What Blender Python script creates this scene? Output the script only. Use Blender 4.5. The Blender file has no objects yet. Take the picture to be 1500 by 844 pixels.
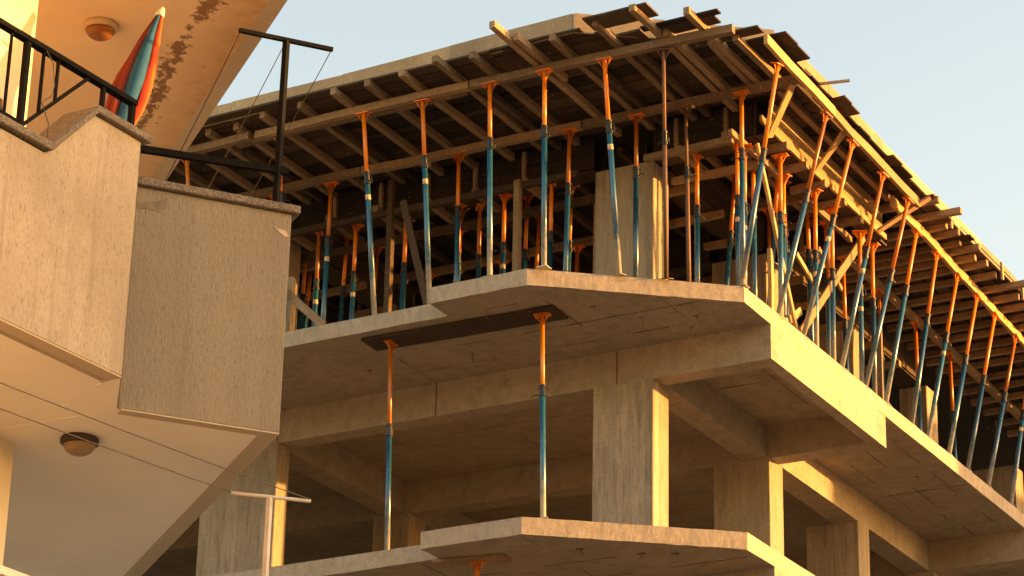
import bpy, bmesh, math, random
from mathutils import Vector, Matrix
R = math.radians
random.seed(7)
scene = bpy.context.scene
col = scene.collection

# ------------------------------------------------------------------ camera
# origin = front corner of the cast balcony slab, z = 0 on its top; +Y runs into the depth of the site
EYE = Vector((14.184, -25.1214, -12.145))
PITCH, ROLL, YAW = 0.3911, -0.0232, 0.5198
cam_d = bpy.data.cameras.new('camera'); cam = bpy.data.objects.new('camera', cam_d); col.objects.link(cam)
rot = Matrix.Rotation(YAW, 3, 'Z') @ Matrix.Rotation(PITCH, 3, 'X') @ Matrix.Rotation(ROLL, 3, 'Y')
m3 = Matrix((rot.col[0], rot.col[2], -rot.col[1])).transposed()
cam.matrix_world = Matrix.Translation(EYE) @ m3.to_4x4()
cam_d.sensor_width = 36; cam_d.lens = 3965.32 / 1500 * 36
cam_d.clip_start = 0.1; cam_d.clip_end = 3000
scene.camera = cam

# ------------------------------------------------------------------ sky, sun, exposure
SUN_EL, SUN_AZ = R(4.3), math.atan2(0.870, 0.492)      # azimuth from +Y towards +X
sun_dir = Vector((math.sin(SUN_AZ) * math.cos(SUN_EL), math.cos(SUN_AZ) * math.cos(SUN_EL), math.sin(SUN_EL)))
w = bpy.data.worlds.new('World'); scene.world = w; w.use_nodes = True
wn = w.node_tree.nodes; wl = w.node_tree.links; wn.clear()
sky = wn.new('ShaderNodeTexSky'); sky.sky_type = 'NISHITA'; sky.sun_disc = False
sky.sun_elevation = SUN_EL; sky.sun_rotation = SUN_AZ
sky.altitude = 100; sky.air_density = 1.06; sky.dust_density = 3.0; sky.ozone_density = 0.30
bg = wn.new('ShaderNodeBackground'); bg.inputs['Strength'].default_value = 0.15
out = wn.new('ShaderNodeOutputWorld')
tint = wn.new('ShaderNodeMix'); tint.data_type = 'RGBA'; tint.blend_type = 'MULTIPLY'; tint.inputs[0].default_value = 1; tint.inputs[7].default_value = (1.015, .95, .955, 1)
wl.new(sky.outputs[0], tint.inputs[6]); wl.new(tint.outputs[2], bg.inputs[0]); wl.new(bg.outputs[0], out.inputs[0])
sl = bpy.data.lights.new('sun', 'SUN'); so = bpy.data.objects.new('sun', sl); col.objects.link(so)
sl.energy = 3.0; sl.angle = R(0.6); sl.color = (1.0, 0.46, 0.115)
so.rotation_euler = sun_dir.to_track_quat('Z', 'Y').to_euler(); so.location = (40, 30, 20)
scene.view_settings.view_transform = 'Standard'; scene.view_settings.look = 'None'
scene.view_settings.exposure = 2.42; scene.view_settings.gamma = 1
scene.view_settings.use_curve_mapping = False
scene.render.engine = 'CYCLES'
scene.cycles.use_denoising = True
scene.cycles.max_bounces = 8; scene.cycles.diffuse_bounces = 6

# ------------------------------------------------------------------ materials
MATS = {}
class NT:
    def __init__(s, name):
        s.m = bpy.data.materials.new(name); s.m.use_nodes = True
        s.n = s.m.node_tree.nodes; s.l = s.m.node_tree.links
        s.b = s.n['Principled BSDF']; s.tc = s.n.new('ShaderNodeTexCoord')
        s.geo = None
    def coords(s, scale=(1, 1, 1), src='Object', loc=(0, 0, 0)):
        mp = s.n.new('ShaderNodeMapping'); mp.inputs['Scale'].default_value = scale; mp.inputs['Location'].default_value = loc
        if src == 'World':
            if s.geo is None: s.geo = s.n.new('ShaderNodeNewGeometry')
            s.l.new(s.geo.outputs['Position'], mp.inputs[0])
        else: s.l.new(s.tc.outputs[src], mp.inputs[0])
        return mp.outputs[0]
    def noise(s, vec, scale, detail=4, rough=0.55):
        t = s.n.new('ShaderNodeTexNoise'); t.inputs['Scale'].default_value = scale
        t.inputs['Detail'].default_value = detail; t.inputs['Roughness'].default_value = rough
        s.l.new(vec, t.inputs['Vector']); return t.outputs['Fac']
    def ramp(s, fac, stops):
        r = s.n.new('ShaderNodeValToRGB'); e = r.color_ramp.elements
        while len(e) < len(stops): e.new(0.5)
        for k, (p, c) in enumerate(stops):
            e[k].position = p; e[k].color = (*c, 1) if len(c) == 3 else c
        s.l.new(fac, r.inputs[0]); return r.outputs[0]
    def val(s, fac, a, b, lo=0.0, hi=1.0):
        r = s.n.new('ShaderNodeMapRange'); r.clamp = True
        for k, v in zip(('From Min', 'From Max', 'To Min', 'To Max'), (a, b, lo, hi)): r.inputs[k].default_value = v
        s.l.new(fac, r.inputs['Value']); return r.outputs['Result']
    def mix(s, fac, a, b, mode='MIX'):
        x = s.n.new('ShaderNodeMix'); x.data_type = 'RGBA'; x.blend_type = mode
        for sock, v in ((x.inputs[0], fac), (x.inputs[6], a), (x.inputs[7], b)):
            if isinstance(v, (int, float)): sock.default_value = v
            elif isinstance(v, tuple): sock.default_value = (*v, 1)
            else: s.l.new(v, sock)
        return x.outputs[2]
    def math(s, op, a, b=0.0):
        x = s.n.new('ShaderNodeMath'); x.operation = op
        for k, v in enumerate((a, b)):
            if isinstance(v, (int, float)): x.inputs[k].default_value = v
            else: s.l.new(v, x.inputs[k])
        return x.outputs[0]
    def sep(s, vec):
        x = s.n.new('ShaderNodeSeparateXYZ'); s.l.new(vec, x.inputs[0]); return x.outputs
    def bump(s, h, strength=0.3, dist=0.01):
        b = s.n.new('ShaderNodeBump'); b.inputs['Strength'].default_value = strength; b.inputs['Distance'].default_value = dist
        s.l.new(h, b.inputs['Height']); s.l.new(b.outputs[0], s.b.inputs['Normal'])
    def done(s, color, rough=0.85, metal=0.0, spec=0.3):
        if isinstance(color, tuple): s.b.inputs['Base Color'].default_value = (*color, 1)
        else: s.l.new(color, s.b.inputs['Base Color'])
        if isinstance(rough, (int, float)): s.b.inputs['Roughness'].default_value = rough
        else: s.l.new(rough, s.b.inputs['Roughness'])
        s.b.inputs['Metallic'].default_value = metal
        s.b.inputs['Specular IOR Level'].default_value = spec
        return s.m

def m_concrete(name, c, streak=(1, 1, 1), board=False, pit=0.5):
    t = NT(name); v = t.coords(src='World')
    big = t.noise(v, 1.3, 5, .6); fine = t.noise(v, 26, 4, .65); st = t.noise(t.coords(streak, 'World'), 6, 4, .6)
    a = tuple(x * .72 for x in c); b = tuple(min(1, x * 1.22) for x in c)
    k = t.ramp(big, [(.3, a), (.52, c), (.72, b)])
    k = t.mix(.55, k, t.ramp(st, [(.3, tuple(x * .6 for x in c)), (.5, c), (.7, tuple(min(1, x * 1.25) for x in c))]))
    k = t.mix(t.val(fine, .35, .62, .35, 0), k, tuple(x * .5 for x in c))
    pits = t.noise(v, 60, 2, .5); k = t.mix(t.val(pits, .27, .31, pit, 0), k, tuple(x * .25 for x in c))
    if board:
        sp = t.sep(v); q = t.math('FLOOR', t.math('MULTIPLY', t.math('ADD', t.math('ADD', sp[0], t.math('MULTIPLY', sp[1], .83)), t.math('MULTIPLY', t.noise(t.coords((2.2, 2.2, .02), 'World'), 1.0, 2), .5)), 7.0))
        wn_ = t.n.new('ShaderNodeTexWhiteNoise'); wn_.noise_dimensions = '1D'; t.l.new(q, wn_.inputs['W'])
        k = t.mix(.32, k, t.mix(1.0, k, t.ramp(wn_.outputs['Value'], [(0, (.45, .43, .40)), (.5, (.95, .95, .95)), (1, (1.25, 1.22, 1.15))]), 'MULTIPLY'))
        run_ = t.noise(t.coords((7, 7, .55), 'World'), 1.4, 7, .75); k = t.mix(t.val(run_, .50, .66, 0, .6), k, (.12, .088, .056))
    grey = t.noise(v, .7, 4, .6); k = t.mix(t.val(grey, .45, .7, 0, .35), k, (.28, .225, .155))
    blot = t.noise(v, 4.2, 3, .7); k = t.mix(t.val(blot, .66, .76, 0, .45), k, (.16, .11, .07))
    h = t.math('ADD', t.math('MULTIPLY', fine, .6), t.math('MULTIPLY', st, 1.0))
    t.bump(h, .35, .014)
    return t.done(k, .9)
MATS['concrete'] = m_concrete('cast_concrete', (.345, .285, .205))
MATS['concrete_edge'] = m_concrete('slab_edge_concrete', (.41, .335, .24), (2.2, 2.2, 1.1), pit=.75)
MATS['column'] = m_concrete('board_marked_concrete', (.37, .305, .22), (4.5, 4.5, .5), board=True)
def m_wood(name, c, grain=(14, 14, 1.2), dark=.5, src='Generated'):
    t = NT(name); v = t.coords(src='World'); oi = t.n.new('ShaderNodeObjectInfo')
    gr = t.noise(t.coords((3, 3, 3), 'World'), 9, 6, .7); big = t.noise(v, 1.7, 3)
    k = t.ramp(gr, [(.3, tuple(x * dark for x in c)), (.55, c), (.75, tuple(min(1, x * 1.3) for x in c))])
    k = t.mix(t.val(big, .35, .7, .5, 0), k, tuple(x * .45 for x in c))
    k = t.mix(1.0, k, t.ramp(oi.outputs['Random'], [(0, (.6, .58, .55)), (.5, (.95, .95, .95)), (1, (1.25, 1.2, 1.1))]), 'MULTIPLY')
    spl = t.noise(v, 13, 3, .7); k = t.mix(t.val(spl, .66, .72, 0, .5), k, (.42, .36, .28))
    t.bump(gr, .3, .006)
    return t.done(k, .85)
MATS['timber'] = m_wood('weathered_timber', (.34, .235, .135))
MATS['plank'] = m_wood('formwork_plank', (.095, .063, .038))
MATS['ply'] = m_wood('film_faced_plywood', (.030, .021, .014))
MATS['sunny'] = m_wood('sunlit_tint_timber', (.50, .33, .15), dark=.7)  # timber colour brightened and yellowed so street-side pieces look sunlit
MATS['fresh'] = m_wood('pale_board', (.44, .33, .20), dark=.75)
def m_paint(name, c, dirt=(.30, .25, .19), amt=.35, rough=.45, chalk=False, spec=.4):
    t = NT(name); v = t.coords(src='World'); o = t.coords()
    n = t.noise(v, 23, 5, .65); k = t.mix(t.val(n, .55, .75, 0, amt), c, dirt)
    n2 = t.noise(v, 5, 3); k = t.mix(t.val(n2, .3, .75, .35, 0), k, tuple(x * .5 for x in c))
    if chalk:
        z = t.sep(o)[2]; zz = t.math('ADD', z, t.math('MULTIPLY', t.noise(v, 9, 4, .7), .7)); orr = t.n.new('ShaderNodeObjectInfo'); zz = t.math('SUBTRACT', zz, t.math('MULTIPLY', orr.outputs['Random'], .12))
        k = t.mix(t.val(zz, .38, .85, .9, 0), k, (.46, .42, .34))
    oi = t.n.new('ShaderNodeObjectInfo'); k = t.mix(1.0, k, t.ramp(oi.outputs['Random'], [(0, (.50, .54, .58)), (.45, (.95, .95, .95)), (1, (1.30, 1.22, 1.12))]), 'MULTIPLY')
    sc_ = t.noise(t.coords((60, 60, 14), 'World'), 1.0, 3, .7); k = t.mix(t.val(sc_, .64, .72, 0, amt * 1.5), k, dirt)
    return t.done(k, rough, spec=spec)
MATS['blue'] = m_paint('teal_prop_paint', (.015, .098, .175), chalk=True, rough=.27, spec=.85)
MATS['orange'] = m_paint('orange_prop_paint', (.78, .215, .008), (.26, .09, .02), .3, rough=.35, spec=.6)
MATS['collar'] = m_paint('dark_galvanised', (.018, .024, .03), (.07, .05, .035), .5)
MATS['rust'] = m_paint('rusty_tube', (.16, .085, .045), (.28, .17, .09), .6, .7)
MATS['band'] = m_paint('cream_band', (.62, .47, .27), amt=.2)
MATS['iron'] = m_paint('black_iron_paint', (.006, .006, .006), (.03, .02, .012), .4, .8, spec=.08)
MATS['white_pipe'] = m_paint('white_pipe_paint', (.62, .58, .50), (.3, .22, .14), .4)
MATS['wire'] = m_paint('wire_grey', (.09, .07, .055), amt=.1)
def m_stucco(name='scratched_stucco', g=1.0, gm=0.0):
    t = NT(name); v = t.coords(src='World')
    dash = t.noise(t.coords((54, 54, 22), 'World'), 1.0, 3, .6); d2 = t.noise(t.coords((120, 120, 34), 'World'), 1.0, 2, .5)
    big = t.noise(v, 1.1, 4, .6); vert = t.noise(t.coords((3.2, 3.2, .25), 'World'), 1.6, 4, .6)
    c = (.41, .355, .275)
    k = t.ramp(big, [(.3, (.35, .30, .23)), (.5, c), (.75, (.46, .40, .31))])
    k = t.mix(t.val(vert, .46, .70, 0, .5), k, (.31, .255, .19))
    blo = t.noise(v, 7, 5, .7); k = t.mix(t.val(blo, .5, .75, 0, .4), k, (.29, .225, .15))
    drip = t.noise(t.coords((13, 13, .5), 'World'), 1.0, 3, .6); k = t.mix(t.val(drip, .58, .74, 0, .5), k, (.24, .185, .125))
    k = t.mix(t.val(dash, .58, .68, 0, .5), k, (.19, .155, .11))
    k = t.mix(t.val(d2, .58, .68, 0, .5), k, (.18, .145, .10))
    h = t.math('ADD', dash, t.math('MULTIPLY', d2, .6)); t.bump(t.math('SUBTRACT', 1.0, h), .55, .012)
    k = t.mix(gm, k, (.26, .24, .195)); k = t.mix(1.0, k, (g, g, g), 'MULTIPLY')
    return t.done(k, .92)
MATS['stucco'] = m_stucco(g=.95); MATS['stucco_old'] = m_stucco('weathered_scratched_stucco', .70, .4)
def m_terrazzo():
    t = NT('speckled_coping'); v = t.coords(src='World')
    vo = t.n.new('ShaderNodeTexVoronoi'); vo.inputs['Scale'].default_value = 150; t.l.new(v, vo.inputs['Vector'])
    n = t.noise(v, 40, 3); k = t.ramp(vo.outputs['Color'], [(.2, (.07, .062, .052)), (.5, (.14, .122, .10)), (.85, (.25, .22, .18))])
    k = t.mix(t.val(t.noise(v, 3, 3), .4, .7, 0, .5), k, (.14, .11, .085)); t.bump(n, .4, .006)
    return t.done(k, .85)
MATS['coping'] = m_terrazzo()
def m_soffit(name, c, peel):
    t = NT(name); v = t.coords(src='World')
    n = t.noise(v, .9, 3); k = t.ramp(n, [(.3, tuple(x * .9 for x in c)), (.7, tuple(min(1, x * 1.06) for x in c))])
    if peel:
        s = t.sep(v)
        # distance (in plan) from the crack line (4.76,-12.72)-(3.22,-11.35); positive to the outer edge
        d = t.math('ADD', t.math('MULTIPLY', t.math('SUBTRACT', s[0], 4.30), .665), t.math('MULTIPLY', t.math('SUBTRACT', s[1], -12.31), .747))
        wob = t.math('MULTIPLY', t.math('SUBTRACT', t.noise(v, 2.1, 3), .5), .22)
        ad = t.math('ABSOLUTE', t.math('ADD', d, wob))
        pn = t.noise(v, 12, 7, .75)
        m = t.math('SUBTRACT', t.math('ADD', t.val(pn, .36, .72), t.math('MULTIPLY', t.math('SUBTRACT', t.noise(v, 2.6, 3), .5), 1.5)), t.math('MULTIPLY', ad, 5.5))
        k = t.mix(t.val(d, -.02, .3, 0, .8), k, t.ramp(t.noise(t.coords((5, 5, 5), 'World'), 1.2, 5, .7), [(.3, (.38, .22, .10)), (.6, (.56, .38, .20))]))
        k = t.mix(t.val(m, .16, .26, 0, .85), k, (.17, .085, .035))
        blots = t.math('MULTIPLY', t.val(t.noise(t.coords((9, 3.5, 1), 'World'), 1.3, 5, .75), .63, .7), t.val(d, .02, .12))
        k = t.mix(t.math('MULTIPLY', blots, .7), k, (.22, .115, .05)); t.bump(pn, .25, .01)
    return t.done(k, .9)
MATS['soffit_up'] = m_soffit('flaking_ceiling_paint', (.78, .62, .42), True)
MATS['soffit_low'] = m_soffit('smooth_ceiling_paint', (.88, .84, .75), False)
MATS['edge_band'] = m_soffit('bare_edge_band', (.50, .43, .32), False)
MATS['render_wall'] = m_soffit('cream_wall_render', (.74, .64, .47), False)
def m_plain(name, c, rough=.8, n=8, amt=.25):
    t = NT(name); v = t.coords(src='World'); f = t.noise(v, n, 4)
    return t.done(t.ramp(f, [(.3, tuple(x * (1 - amt) for x in c)), (.7, tuple(min(1, x * (1 + amt)) for x in c))]), rough)
MATS['umb_red'] = m_plain('red_orange_canvas', (.42, .035, .008), .85, 14, .2)
MATS['umb_dark'] = m_plain('dark_red_canvas', (.16, .022, .008), .85, 14, .15)
MATS['umb_orange'] = m_plain('orange_canvas', (.50, .10, .010), .85, 14, .2)
MATS['umb_blue'] = m_plain('teal_canvas', (.008, .070, .155), .8, 14, .15)
MATS['umb_tip'] = m_plain('white_plastic', (.62, .60, .54), .4)
MATS['lamp_glass'] = m_plain('amber_lamp_glass', (.22, .085, .022), .25, 20, .1)
MATS['lamp_glass_dim'] = m_plain('dusty_lamp_glass', (.27, .19, .125), .4, 20, .1)
MATS['lamp_ring'] = m_plain('cream_lamp_ring', (.52, .40, .25), .5)
MATS['lamp_ring_dark'] = m_plain('dark_lamp_ring', (.05, .033, .02), .5)
MATS['asphalt'] = m_plain('asphalt', (.12, .11, .095), .9, 30)
MATS['paving'] = m_plain('paving', (.42, .36, .28), .9, 6)
MATS['earth'] = m_plain('dry_earth', (.29, .245, .19), .95, 2)
MATS['far_wall'] = m_plain('ochre_render', (.68, .59, .46), .9, 1)
MATS['glass'] = m_plain('window_glass', (.03, .04, .05), .1, 3)
MATS['bag'] = m_plain('dark_cloth', (.10, .045, .03), .9, 9)
MATS['mark'] = m_plain('road_paint', (.7, .68, .62), .7, 20)

# ------------------------------------------------------------------ helpers
def link(name, verts, faces, mat, parent=None, smooth=False, bevel=0.0):
    me = bpy.data.meshes.new(name); me.from_pydata([tuple(v) for v in verts], [], faces)
    bm = bmesh.new(); bm.from_mesh(me); bmesh.ops.recalc_face_normals(bm, faces=bm.faces)
    if bevel: bmesh.ops.bevel(bm, geom=list(bm.edges), offset=bevel, segments=1, affect='EDGES', clamp_overlap=True)
    bm.to_mesh(me); bm.free()
    if smooth:
        for p in me.polygons: p.use_smooth = True
    me.materials.append(MATS[mat]); o = bpy.data.objects.new(name, me); col.objects.link(o)
    if parent: o.parent = parent
    return o
def tag(o, label=None, cat=None, group=None, kind=None):
    if label: o['label'] = label
    if cat: o['category'] = cat
    if group: o['group'] = group
    if kind: o['kind'] = kind
    return o
def empty(name, loc=(0, 0, 0)):
    o = bpy.data.objects.new(name, None); col.objects.link(o); o.location = loc; o.empty_display_size = .2; return o
def box(name, x0, x1, y0, y1, z0, z1, mat, parent=None, bevel=0.0):
    v = [(x, y, z) for z in (z0, z1) for y in (y0, y1) for x in (x0, x1)]
    f = [(0, 1, 3, 2), (4, 5, 7, 6), (0, 1, 5, 4), (2, 3, 7, 6), (0, 2, 6, 4), (1, 3, 7, 5)]
    return link(name, v, f, mat, parent, bevel=bevel)
def prism(name, poly, z0, z1, mat, parent=None, bevel=0.0):
    n = len(poly); v = [(x, y, z0) for x, y in poly] + [(x, y, z1) for x, y in poly]
    f = [tuple(range(n)), tuple(range(n, 2 * n))] + [(i, (i + 1) % n, n + (i + 1) % n, n + i) for i in range(n)]
    return link(name, v, f, mat, parent, bevel=bevel)
def rough_slab(name, poly, z0, z1, mat, edge_mat, parent, step=.13, jit=.005):
    pts = []
    for i in range(len(poly)):
        a = Vector(poly[i]); b = Vector(poly[(i + 1) % len(poly)]); L = (b - a).length
        n = max(1, int(L / step)) if L < 14.5 else max(1, int(L / .6))
        pts += [(a + (b - a) * (k / n), k == 0) for k in range(n)]
    n = len(pts); rnd = random.Random(name + str(z0)); v = []
    rows = [z0, z0 + .012, z1 - .012, z1]
    for r, z in enumerate(rows):
        for p, corner in pts:
            j = jit * (1.6 if r in (0, 3) else .5)
            dz = rnd.uniform(-jit, jit) if r in (0, 3) else rnd.uniform(-.004, .004)
            inset = 0
            v.append((p.x + rnd.uniform(-j, j) * .6, p.y + rnd.uniform(-j, j) * .6, z + (dz if r == 0 else -abs(dz) if r == 3 else dz)))
    f = [tuple(range(n)), tuple(range(3 * n, 4 * n))]
    for r in range(3):
        for i in range(n): f.append((r * n + i, r * n + (i + 1) % n, (r + 1) * n + (i + 1) % n, (r + 1) * n + i))
    o = link(name, v, f, mat, parent)
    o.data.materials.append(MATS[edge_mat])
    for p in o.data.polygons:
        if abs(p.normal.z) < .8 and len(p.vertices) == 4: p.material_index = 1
    return o
def basis(p0, p1, hint):
    z = (Vector(p1) - Vector(p0)).normalized(); h = Vector(hint)
    x = (h - z * h.dot(z)).normalized(); y = z.cross(x)
    return Matrix((x, y, z)).transposed(), (Vector(p1) - Vector(p0)).length
def timber(name, p0, p1, wd, ht, mat='timber', parent=None, jit=.006, up=(0, 0, 1), segs=None):
    "a slightly uneven sawn board from p0 to p1 (centre line); ht along up, wd across"
    p0 = Vector(p0); p1 = Vector(p1); d = (p1 - p0); L = d.length; d.normalize()
    upv = Vector(up); upv = (upv - d * upv.dot(d)); 
    if upv.length < .05: upv = Vector((1, 0, 0)) - d * d.x
    upv.normalize(); side = d.cross(upv)
    n = segs or max(2, min(8, int(L / .6))); v = []; f = []
    for k in range(n + 1):
        c = p0 + d * (L * k / n) + side * random.uniform(-jit, jit) + upv * random.uniform(-jit, jit)
        a = wd / 2 * random.uniform(.95, 1.05); b = ht / 2 * random.uniform(.95, 1.05)
        v += [c - side * a - upv * b, c + side * a - upv * b, c + side * a + upv * b, c - side * a + upv * b]
        if k:
            q = 4 * (k - 1)
            f += [(q + i, q + (i + 1) % 4, q + 4 + (i + 1) % 4, q + 4 + i) for i in range(4)]
    f += [(0, 1, 2, 3), (4 * n, 4 * n + 1, 4 * n + 2, 4 * n + 3)]
    return link(name, v, f, mat, parent)
def lathe(name, prof, mat, parent=None, seg=14, smooth=True, wob=None):
    v = []; f = []; n = len(prof)
    for r, z in prof:
        for k in range(seg):
            a = 2 * math.pi * k / seg; rr = r * (wob(a, z) if wob else 1); v.append((rr * math.cos(a), rr * math.sin(a), z))
    for i in range(n - 1):
        for k in range(seg): f.append((i * seg + k, i * seg + (k + 1) % seg, (i + 1) * seg + (k + 1) % seg, (i + 1) * seg + k))
    f += [tuple(range(seg)), tuple(range((n - 1) * seg, n * seg))]
    o = link(name, v, f, mat, parent, smooth)
    for p in o.data.polygons:
        if len(p.vertices) > 4: p.use_smooth = False
    return o
def tube(name, pts, r, mat, parent=None, seg=8):
    pts = [Vector(p) for p in pts]; v = []; f = []
    for i, p in enumerate(pts):
        t = (pts[min(i + 1, len(pts) - 1)] - pts[max(i - 1, 0)]).normalized()
        h = Vector((0, 0, 1)) if abs(t.z) < .9 else Vector((1, 0, 0)); x = (h - t * h.dot(t)).normalized(); y = t.cross(x)
        for k in range(seg):
            a = 2 * math.pi * k / seg; v.append(p + (x * math.cos(a) + y * math.sin(a)) * r)
    for i in range(len(pts) - 1):
        for k in range(seg): f.append((i * seg + k, i * seg + (k + 1) % seg, (i + 1) * seg + (k + 1) % seg, (i + 1) * seg + k))
    f += [tuple(range(seg)), tuple(range((len(pts) - 1) * seg, len(pts) * seg))]
    o = link(name, v, f, mat, parent, True)
    for p in o.data.polygons:
        if len(p.vertices) > 4: p.use_smooth = False
    return o
def sag(a, b, s, n=14):
    a = Vector(a); b = Vector(b)
    return [a + (b - a) * (k / n) - Vector((0, 0, s * 4 * (k / n) * (1 - k / n))) for k in range(n + 1)]

GROUND = -13.745
# ------------------------------------------------------------------ ground and street
g = box('ground', -900, 900, -900, 900, GROUND - .5, GROUND, 'earth'); tag(g, kind='structure')
rd = box('road', 7.5, 13.5, -160, 160, GROUND + .002, GROUND + .006, 'asphalt'); tag(rd, kind='structure')
for nm, a, b in (('pavement_left', 5.6, 7.5), ('pavement_right', 13.5, 15.6)):
    o = box(nm, a, b, -160, 160, GROUND + .001, GROUND + .13, 'paving', bevel=.01); tag(o, kind='structure')
mk = box('centre_line', 10.44, 10.56, -160, 160, GROUND + .0065, GROUND + .0105, 'mark'); tag(mk, kind='structure')

# ------------------------------------------------------------------ concrete frame under construction
site = empty('building_under_construction', (0, 6, GROUND))
tag(site, 'raw concrete frame of a building under construction with open storeys', 'building')
SP = Vector((0, 6, GROUND))
def S(o): o.parent = site; o.matrix_parent_inverse = Matrix.Translation(-SP); return o
CX, CY, PY, BY = 2.021, 1.596, .436, 2.342
T1 = .205; BD = .647
plan = [(-16, PY), (-1.312, PY), (-1.312, 0), (0, 0), (CX, CY), (CX, 26), (-16, 26)]
cols = [(-.36, .46, BY, 2.77), (-6.17, -4.98, BY, 2.62), (-.31, .50, 5.66, 6.09), (-.29, .50, 8.66, 9.06), (.13, .57, 11.37, 11.80),
        (-5.6, -5.0, 5.66, 6.1), (-5.6, -5.0, 11.4, 11.8), (-12.4, -11.4, BY, 2.62), (-12.4, -11.4, 8.7, 9.1), (-.3, .5, 15.5, 15.9)]
for lv, top in enumerate((0.0, -3.0, -6.0, -9.0)):
    rs = rough_slab('slab', plan, top - T1, top, 'concrete', 'concrete_edge', None); S(rs)
    zb, zs = top - BD, top - T1 + .002
    bl = []
    bl.append(box('beam', -16, CX - .002, BY, 2.62, zb, zs, 'concrete'))
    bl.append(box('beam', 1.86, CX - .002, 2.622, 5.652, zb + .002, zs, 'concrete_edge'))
    bl.append(box('beam', -16, CX - .004, 5.654, 5.95, zb, zs, 'concrete'))
    bl.append(box('beam', .14, .482, 2.622, 5.652, zb + .003, zs, 'concrete'))
    bl.append(box('beam', .14, .498, 5.952, 11.37, zb + .003, zs, 'concrete'))
    bl.append(box('beam', -16, CX - .03, 11.375, 11.7, zb, zs, 'concrete'))
    bl.append(box('beam', -5.4, -5.06, 2.622, 5.652, zb + .003, zs, 'concrete'))
    bl.append(box('beam', -5.4, -5.06, 5.952, 11.37, zb + .003, zs, 'concrete'))
    bl.append(box('beam', -11.9, -11.5, 2.622, 5.652, zb + .003, zs, 'concrete'))
    for o in bl: S(o)
    # columns below this slab
    for (x0, x1, y0, y1) in cols:
        zlo = (top - 3.0) if top > -9 else GROUND
        S(box('column', x0 + .001, x1 - .001, y0 + .0015, y1, zlo, zb + .02, 'column', bevel=.008))
# columns of the storey being formed
for (x0, x1, y0, y1) in cols:
    S(box('column', x0, x1, y0, y1, 0, 2.27, 'column', bevel=.008))
# thin concrete fins left along the joints of the soffit panels
MATS['seam'] = m_plain('seam_stain', (.17, .12, .075), .95, 11, .4)
def seam(x0, y0, x1, y1, top=0.0):
    z = top - T1; a = Vector((x0, y0, z)); b = Vector((x1, y1, z)); n = max(2, int((b - a).length / .45))
    for k in range(n):
        if random.random() < .42: continue
        S(timber('formwork_seam', a + (b - a) * (k / n), a + (b - a) * ((k + 1) / n), random.uniform(.004, .012), .010, 'seam', jit=.003, segs=3))
for (a) in [(-2.59, .5, -2.59, 2.34), (-.03, .05, -.03, 2.34), (1.2, 1.0, 1.2, 2.34), (-4.9, .5, -4.9, 2.34),
            (-6, 1.32, 1.6, 1.32), (-1.3, .45, .55, .45), (-2.59, 1.9, 1.9, 1.9),
            (1.3, 2.63, 1.3, 5.64), (.5, 4.1, 1.85, 4.1), (1.25, 5.96, 1.25, 11.3), (1.72, 5.96, 1.72, 11.3), (.5, 7.1, 2.0, 7.1), (.5, 9.05, 2.0, 9.05), (.85, 7.1, .85, 11.3),
            (-4.9, 4.1, .1, 4.1), (-2.6, 2.63, -2.6, 5.64), (-1.2, 2.63, -1.2, 5.64)]:
    seam(*a)
for a in [(-.03, .05, -.03, 2.34), (1.2, 1.0, 1.2, 2.34), (-6, 1.2, 1.5, 1.2), (-1.3, .5, .6, .5), (-1.6, .5, -1.6, 2.3), (-.03, 1.85, 1.9, 1.85)]:
    seam(*a, top=-3.0)
# construction joints in the front beam, and bits of tie wire hanging from the soffit
for x in (-.03, -2.6, -5.0): S(timber('beam_joint', (x, BY, -.21), (x, BY, -.64), .014, .008, 'plank', jit=.002, up=(1, 0, 0)))
for (x, y, l, a) in [(.75, 1.45, .16, .05), (1.35, 1.7, .08, .03), (1.15, 2.0, .07, -.03), (-3.1, 1.55, .1, .03), (-1.65, 1.6, .13, .02), (-1.0, 5.2, .06, .02),
                     (.95, 6.7, .12, .02), (1.5, 8.4, .08, .02), (1.2, 10.2, .10, .03), (.4, .9, .06, .03)]:
    S(tube('tie_wire', [(x - .05, y, -T1 - .01), (x + .03, y, -T1 - .015), (x, y, -T1 - .02), (x + a, y, -T1 - l)], .004, 'wire', seg=5))
for (x, y, l, a) in [(.35, .75, .09, .03), (.9, 1.2, .07, -.04), (1.25, 1.35, .08, .06)]:
    S(tube('tie_wire', [(x - .06, y, -3 - T1 - .01), (x + .04, y, -3 - T1 - .015), (x, y, -3 - T1 - .02), (x + a, y, -3 - T1 - l)], .005, 'wire', seg=5))

# ------------------------------------------------------------------ roof formwork
form = empty('roof_formwork', (0, 3, 2.5))
tag(form, 'timber formwork deck of the next slab on joists and stringers above the props', 'formwork')
FP = Vector((0, 3, 2.5))
def F(o): o.parent = form; o.matrix_parent_inverse = Matrix.Translation(-FP); return o
ZH = 2.55                     # prop heads / underside of the stringers
ZJ = 2.65; ZD = 2.745; ZT = 2.80
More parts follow.
